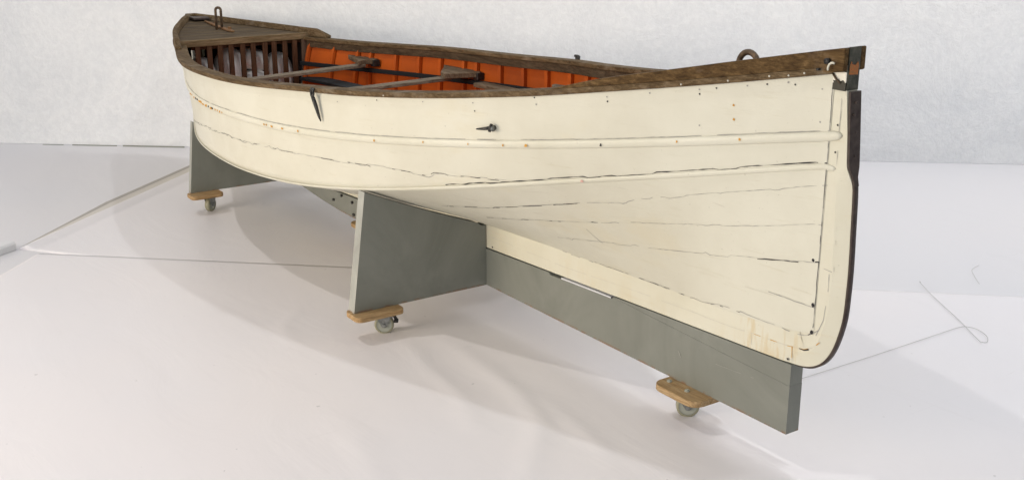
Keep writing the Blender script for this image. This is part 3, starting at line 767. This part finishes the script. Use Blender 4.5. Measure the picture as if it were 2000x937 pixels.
# side bench going forward and the third thwart's rounded end
bm = bmesh.new()
loft(bm, [[(x,y-w_,z-.012),(x,y+w_,z-.012),(x,y+w_,z+.008),(x,y-w_,z+.008)] for x,y,z,w_ in ((-4.42,.56,.708,.03),(-4.2,.55,.715,.035),(-3.95,.52,.728,.035),(-3.6,.42,.745,.03))])
obj('side_bench', bm, M_KNEE, boat, False, .004)
bm = bmesh.new()
pts=[(-3.80,.545),(-3.79,.52),(-3.70,.48),(-3.55,.44),(-3.40,.43),(-3.36,.50),(-3.42,.53),(-3.70,.565)]
prism(bm, pts, lambda q:(q[0],q[1],.775), lambda q:(q[0],q[1],.793)); obj('forward_bench', bm, M_THWART, boat, False, .004)
bm = bmesh.new(); box(bm,(-3.50,-.50,.772),(-3.40,.50,.790)); obj('thwart', bm, M_THWART, boat, False, .003, 'foremost thwart, mostly hidden by the near gunwale')

# rowlocks hanging by the gunwale
def rowlock(side):
    bm = bmesh.new(); x = -3.665; y = b_at(x)+.012
    ring = []
    for k in range(15):
        a = 2*pi*k/14; ring.append((x+.010*cos(a), side*(y+.002), .884+.015*sin(a)))
    tube(bm, ring, .0045, 8)
    tube(bm, [(x+.002,side*(y+.001),.868),(x+.008,side*(y-.004),.845),(x+.018,side*(y-.012),.80),(x+.022,side*(y-.016),.783)], [.007,.0075,.005,.002], 8)
    cyl(bm,(x-.006,side*(y-.004),.894),(1,0,0),.006,.012,8)
    return obj('rowlock', bm, M_DARK, boat, True, label='dark rowlock hanging on the near side' if side<0 else None)
rowlock(-1)
bm = bmesh.new(); x=-3.745; y=b_at(x)
for dx in (-.007,.009): tube(bm,[(x+dx*.6,y,.885),(x+dx,y,.900),(x+dx*1.1,y,.910)],.006,8)
cyl(bm,(x-.004,y,.908),(1,0,0),.006,.024,8)
cyl(bm,(x,y,.896),(0,0,1),.009,.012,10)
obj('rowlock', bm, M_DARK, boat, True, label='small dark rowlock on the far gunwale')
bm = bmesh.new(); hx,hz = -2.872,.862; hy = -hull_y(hx,hz)
tube(bm,[(hx-.060,hy-.026,hz-.011),(hx-.03,hy-.019,hz-.006),(hx-.008,hy-.012,hz-.001)],[.0022,.0048,.006],8)
cyl(bm,(hx+.002,hy-.008,hz),(0,1,0),.0085,.018,12); cyl(bm,(hx+.004,hy-.016,hz+.002),(.2,.2,1),.005,.025,8)
obj('side_pin', bm, M_DARK, boat, True, label='short dark tapered pin on the side planking')
bm = bmesh.new(); cyl(bm,(hx+.013,hy-.012,hz),(1,.2,0),.009,.004,12); obj('pin_cap', bm, M_ZINC, boat, True)
# bow fittings: bolt, small white hook
bm = bmesh.new(); cyl(bm,(-1.868,-.0475,1.158),(0,1,0),.0075,.010,12); cyl(bm,(-1.892,-.05,1.135),(0,1,0),.003,.01,8)
obj('bolt', bm, M_DARK, boat, True, label='dark bolt head through the bow plank')
bm = bmesh.new(); P=[]
for k in range(10):
    a = radians(70+k*14); P.append((-1.845+.014*cos(a), -.054, 1.141+.016*sin(a)))
tube(bm,P,[.0028]*9+[.0018],8); obj('white_hook', bm, M_HULL, boat, True)
bm = bmesh.new(); tube(bm,[(-1.862,-.029,1.126),(-1.85,-.032,1.116),(-1.838,-.030,1.106)],.0028,8); obj('split_pin', bm, M_RUSTY, boat, True)
# nails along the rail
for x in (-2.26,-2.02,-1.97,-1.93,-2.13,-3.3):
    bm = bmesh.new(); cyl(bm,(x,-(b_at(x)+.0045),zs_at(x)+.009+rnd.uniform(-.003,.003)),(0,1,0),.0026,.003,7)
    obj('nail', bm, M_SEAM2, boat, False)

# white canvas bags stowed behind the grille
def bag(loc, r, label, rot=0):
    bm = bmesh.new(); bmesh.ops.create_icosphere(bm, subdivisions=4, radius=1)
    for v in bm.verts:
        q = v.co.copy(); n_ = noise.noise(q*1.6+Vector(loc)*5)
        for i in range(3): q[i] = (abs(q[i])**.8)*(1 if q[i]>0 else -1)
        v.co = Vector((q.x*r[0],q.y*r[1],q.z*r[2]))*(1+.07*n_)
    bmesh.ops.rotate(bm, verts=bm.verts, cent=(0,0,0), matrix=Matrix.Rotation(rot,3,'X'))
    for v in bm.verts:
        v.co += Vector(loc)
        lim = hull_y(v.co.x, v.co.z)-.035
        if abs(v.co.y) > lim: v.co.y = math.copysign(lim, v.co.y)
    c = Vector(loc); c.z = min(v.co.z for v in bm.verts)
    for v in bm.verts: v.co -= c
    me = bpy.data.meshes.new('canvas_bag'); bm.to_mesh(me); bm.free(); me.materials.append(M_CANVAS)
    for p_ in me.polygons: p_.use_smooth = True
    o = link(bpy.data.objects.new('canvas_bag', me)); o.location = c
    o['label'] = label; o['category'] = 'bag'; o['group'] = 'white canvas bags behind the stern grille'
bag((-6.02,-.205,.585), (.10,.070,.125), 'small white canvas bag at the left end behind the slats')
bag((-6.02,-.045,.60), (.10,.080,.155), 'tall white canvas bag left of the middle behind the slats')
bag((-6.04,.095,.675), (.10,.085,.062), 'upper white canvas bag lying near the middle behind the slats', -.25)
bag((-6.00,.085,.545), (.09,.080,.075), 'lower white canvas bag below the upper one behind the slats')
bag((-6.00,.235,.585), (.10,.070,.125), 'rounded white canvas bag at the right end behind the slats', .15)

# ------------------------------------------------------------------ the wheeled cradle
cr = thing('boat_cradle', 'grey painted plywood cross cradle on wooden blocks and casters, standing under the boat', 'cradle', (-3.46,0,0))
TH = .025
def keel_bot(x): return .261+(x+3.459)*.04071
bm = bmesh.new()
top = [(-1.926,.283),(-2.7,.2565),(-3.46,.2255),(-5.2,.155),(-5.48,.17)]
pts = [(-1.926,.11),(-1.926,.2555),(-2.43,.2755),(-2.695,.2868),(-2.70,.2805),(-3.045,.2665),(-3.055,.2735),(-3.46,.256),(-5.15,.1845),(-5.48,.16),(-5.48,.152),(-5.15,.142),(-4.95,.124),(-4.75,.113),(-4.62,.11)]
prism(bm, pts, lambda q:(q[0],-TH,q[1]), lambda q:(q[0],TH,q[1])); bmesh.ops.triangulate(bm, faces=[f for f in bm.faces if len(f.verts)>4])
R_ = random.Random(2); fl = lambda x,z: TH+.0006
spray(bm, [(-2.374,.211),(-2.362,.19),(-2.348,.165)], -1, .0035, .002, 1, gap=.3, fn=fl, rr=R_)
spray(bm, [(-2.02,.235),(-2.21,.222)], -1, .0012, .001, 1, gap=.3, fn=fl, rr=R_)
obj('long_board', bm, [M_GREY,M_GREYEDGE], cr, False, 0, label='long grey board running under the keel')
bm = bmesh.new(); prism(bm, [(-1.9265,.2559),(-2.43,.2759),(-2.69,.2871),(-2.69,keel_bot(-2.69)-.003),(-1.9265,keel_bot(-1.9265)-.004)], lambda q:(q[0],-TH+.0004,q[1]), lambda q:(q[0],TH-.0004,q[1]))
obj('packing_wedge', bm, M_GREY, cr, False, 0, label='thin grey wedge between the board and the keel')

for x,z in ((-4.71,.195),(-4.80,.155),(-4.60,.185),(-4.59,.128)):
    bm = bmesh.new(); cyl(bm,(x,-TH-.003,z),(0,1,0),.007,.010,10); obj('bolt', bm, M_DARK, cr, True)
bm = bmesh.new(); loft(bm, [[(x,-TH-.0005,z),(x,TH,z),(x,TH,z+.0042),(x,-TH-.0005,z+.0042)] for x,z in ((-2.98,.2698),(-2.705,.2808))])  # added strip; its pale colour stands for light in the slot
obj('slot_light_strip', bm, mat('slot_light_grey',(.62,.62,.64),.5,.3)[0], cr, False, 0, label='thin pale strip painted as the light in the slot between board and keel')
def cross(x, yo_b, yo_t, zt, th, zb=.11):
    for side in (-1,1):
        bm = bmesh.new(); x0,x1 = x-th, x
        ins = .0265
        pts = [(ins,zb),(yo_b,zb),(yo_t,zt)]
        n = 26
        for k in range(1,n):
            y = yo_t-(yo_t-ins)*k/n
            zz = min(hull_z(x,y),hull_z(x0,y))-.004
            if y < .05: zz = min(zz, lerp_tab(x,RX,RZ)-.004)
            pts.append((y,min(zt,zz)))
        pts.append((ins,min(pts[-1][1],lerp_tab(x,RX,RZ)-.004)))
        a = [V(bm,(x0,side*y,z)) for y,z in pts]; b = [V(bm,(x1,side*y,z)) for y,z in pts]; n_=len(pts)
        bm.faces.new(a); bm.faces.new(b[::-1])
        for i in range(n_):
            f = bm.faces.new((a[i],a[(i+1)%n_],b[(i+1)%n_],b[i]))
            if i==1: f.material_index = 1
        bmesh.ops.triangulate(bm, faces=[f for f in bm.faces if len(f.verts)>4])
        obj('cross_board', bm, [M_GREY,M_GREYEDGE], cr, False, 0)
cross(-3.46,.593,.533,.552,.046); cross(-5.47,.500,.461,.473,.030)
def block(cx, cy, lx, ly, bolts=()):
    bm = bmesh.new(); pts=[]; r = min(lx,ly)*.24
    for sx,sy,a0 in ((1,1,0),(-1,1,90),(-1,-1,180),(1,-1,270)):
        for k in range(6):
            a = radians(a0+k*18); pts.append((cx+sx*(lx/2-r)+r*cos(a), cy+sy*(ly/2-r)+r*sin(a)))
    prism(bm, pts, lambda q:(q[0],q[1],.0900), lambda q:(q[0],q[1],.1092))
    o = obj('caster_block', bm, M_BLOCK if lx>ly else M_BLOCKY, cr, False, .002)
    for bx,by in bolts:
        bm = bmesh.new(); cyl(bm,(bx,by,.1105),(0,0,1),.0085,.004,16); cyl(bm,(bx,by,.113),(0,0,1),.005,.004,6)
        obj('bolt', bm, M_HUB, o, False)
    return o
def caster(cx, cy, ang, brake=True):
    """wheel under (cx,cy); ang = rolling direction"""
    c = link(bpy.data.objects.new('caster', None)); c.parent = cr; c.location = Vector((cx,cy,0))-Vector(cr.location)
    c.rotation_euler = (0,0,ang); c.empty_display_size=.03
    def sub(n,bm,m,sm=False,bev=0):
        o = obj(n,bm,m,None,sm,bev); o.parent = c; return o
    bm = bmesh.new()
    prof = [(-.0125,.028),(-.0125,.033),(-.009,.036),(.009,.036),(.0125,.033),(.0125,.028)]
    loft(bm, [[(r*cos(2*pi*k/28),y,.036+r*sin(2*pi*k/28)) for y,r in prof] for k in range(28)]+[[(r,y,.036) for y,r in prof]], closed=False, caps=False)
    sub('tyre',bm,M_TYRE,True)
    bm = bmesh.new(); cyl(bm,(0,0,.036),(0,1,0),.0282,.021,28); cyl(bm,(0,0,.036),(0,1,0),.012,.027,16); sub('wheel',bm,M_HUB)
    bm = bmesh.new()
    for s in (-1,1):
        prism(bm, [(-.030,.083),(.030,.083),(.024,.060),(.010,.030),(.002,.025),(-.008,.028),(-.020,.05)], lambda q:(q[0],s*.0155,q[1]), lambda q:(q[0],s*.0175,q[1]))
        cyl(bm,(0,s*.019,.036),(0,1,0),.0065,.005,8)
    box(bm,(-.024,-.0178,.0765),(.028,.0178,.0795)); cyl(bm,(-.002,0,.0815),(0,0,1),.021,.005,20); box(bm,(-.034,-.03,.0838),(.034,.03,.0862))
    sub('fork',bm,M_ZINC,False,.0008)
    if brake:
        bm = bmesh.new(); tube(bm,[(.022,0,.074),(.038,0,.066),(.046,0,.050)],[.008,.006,.007],8); box(bm,(.036,-.012,.044),(.052,.012,.051)); sub('brake_lever',bm,M_DARK)
    return c
block(-3.462,-.508,.110,.195); block(-3.462,.508,.110,.195)
block(-5.442,-.436,.10,.165); block(-5.442,.436,.10,.165)
block(-2.313,-.018,.195,.165,((-2.381,-.050),(-2.297,-.054)))
block(-4.46,-.005,.20,.13)
caster(-3.484,-.461,radians(58)); caster(-3.484,.47,radians(100))
caster(-5.482,-.400,radians(128),False); caster(-5.482,.41,radians(60))
caster(-2.335,-.012,radians(52)); caster(-4.46,.0,radians(30))

# ------------------------------------------------------------------ small things on the floor
def wire(name, pts, r, label, cat):
    P=[]; pts=[Vector((x,y,r+.0072)) for x,y in pts]
    for i in range(len(pts)-1):
        p0=pts[max(0,i-1)];p1=pts[i];p2=pts[i+1];p3=pts[min(len(pts)-1,i+2)]
        for k in range(8):
            t=k/8; P.append(.5*((2*p1)+(p2-p0)*t+(2*p0-5*p1+4*p2-p3)*t*t+(3*p1-p0-3*p2+p3)*t**3))
    P.append(pts[-1]); bm=bmesh.new(); tube(bm,[tuple(p) for p in P],r,6)
    o=obj(name,bm,M_WIRE,None,True); c=Vector(P[0]); c.z=0; o.data.transform(Matrix.Translation(-c)); o.location=c
    o['label']=label; o['category']=cat; return o
wire('wire', [(-2.318,.40),(-2.318,.469),(-2.31,.829),(-2.308,1.2),(-2.306,1.335),(-2.28,1.365),(-2.245,1.364),(-2.20,1.34),(-2.172,1.308),(-2.160,1.283),(-2.169,1.27),(-2.19,1.278),(-2.36,1.40),(-2.584,1.549),(-2.709,1.642),(-2.713,1.650)], .0009,
     'long thin grey wire with a looped end on the white floor right of the stem', 'wire')
wire('wire', [(-2.71,2.05),(-2.69,1.97),(-2.63,1.90),(-2.56,1.83)], .0008, 'short scrap of thin wire on the floor farthest right near the backdrop', 'wire')
# end of a white trunking lid at the left edge
bm = bmesh.new(); prof = []
A = Vector((-5.365,-1.385,0)); d = Vector((.55,-.835,0)).normalized(); s = Vector((-d.y,d.x,0))
ring0 = [(-.034,.0),(-.034,.030),(-.026,.040),(.022,.040),(.034,.012),(.034,0)]
loft(bm, [[tuple(A+d*L+s*q[0]*-1+Vector((0,0,q[1]))) for q in ring0] for L in (0,.9)])
o = obj('floor_trunking', bm, [mat('white_plastic',(.66,.66,.67),.4,.4)[0]], None, False, .004)
o.data.transform(Matrix.Translation(-A)); o.location = A
o['label'] = 'rounded end of a white plastic cable trunking at the left edge of the floor'; o['category'] = 'cable trunking'
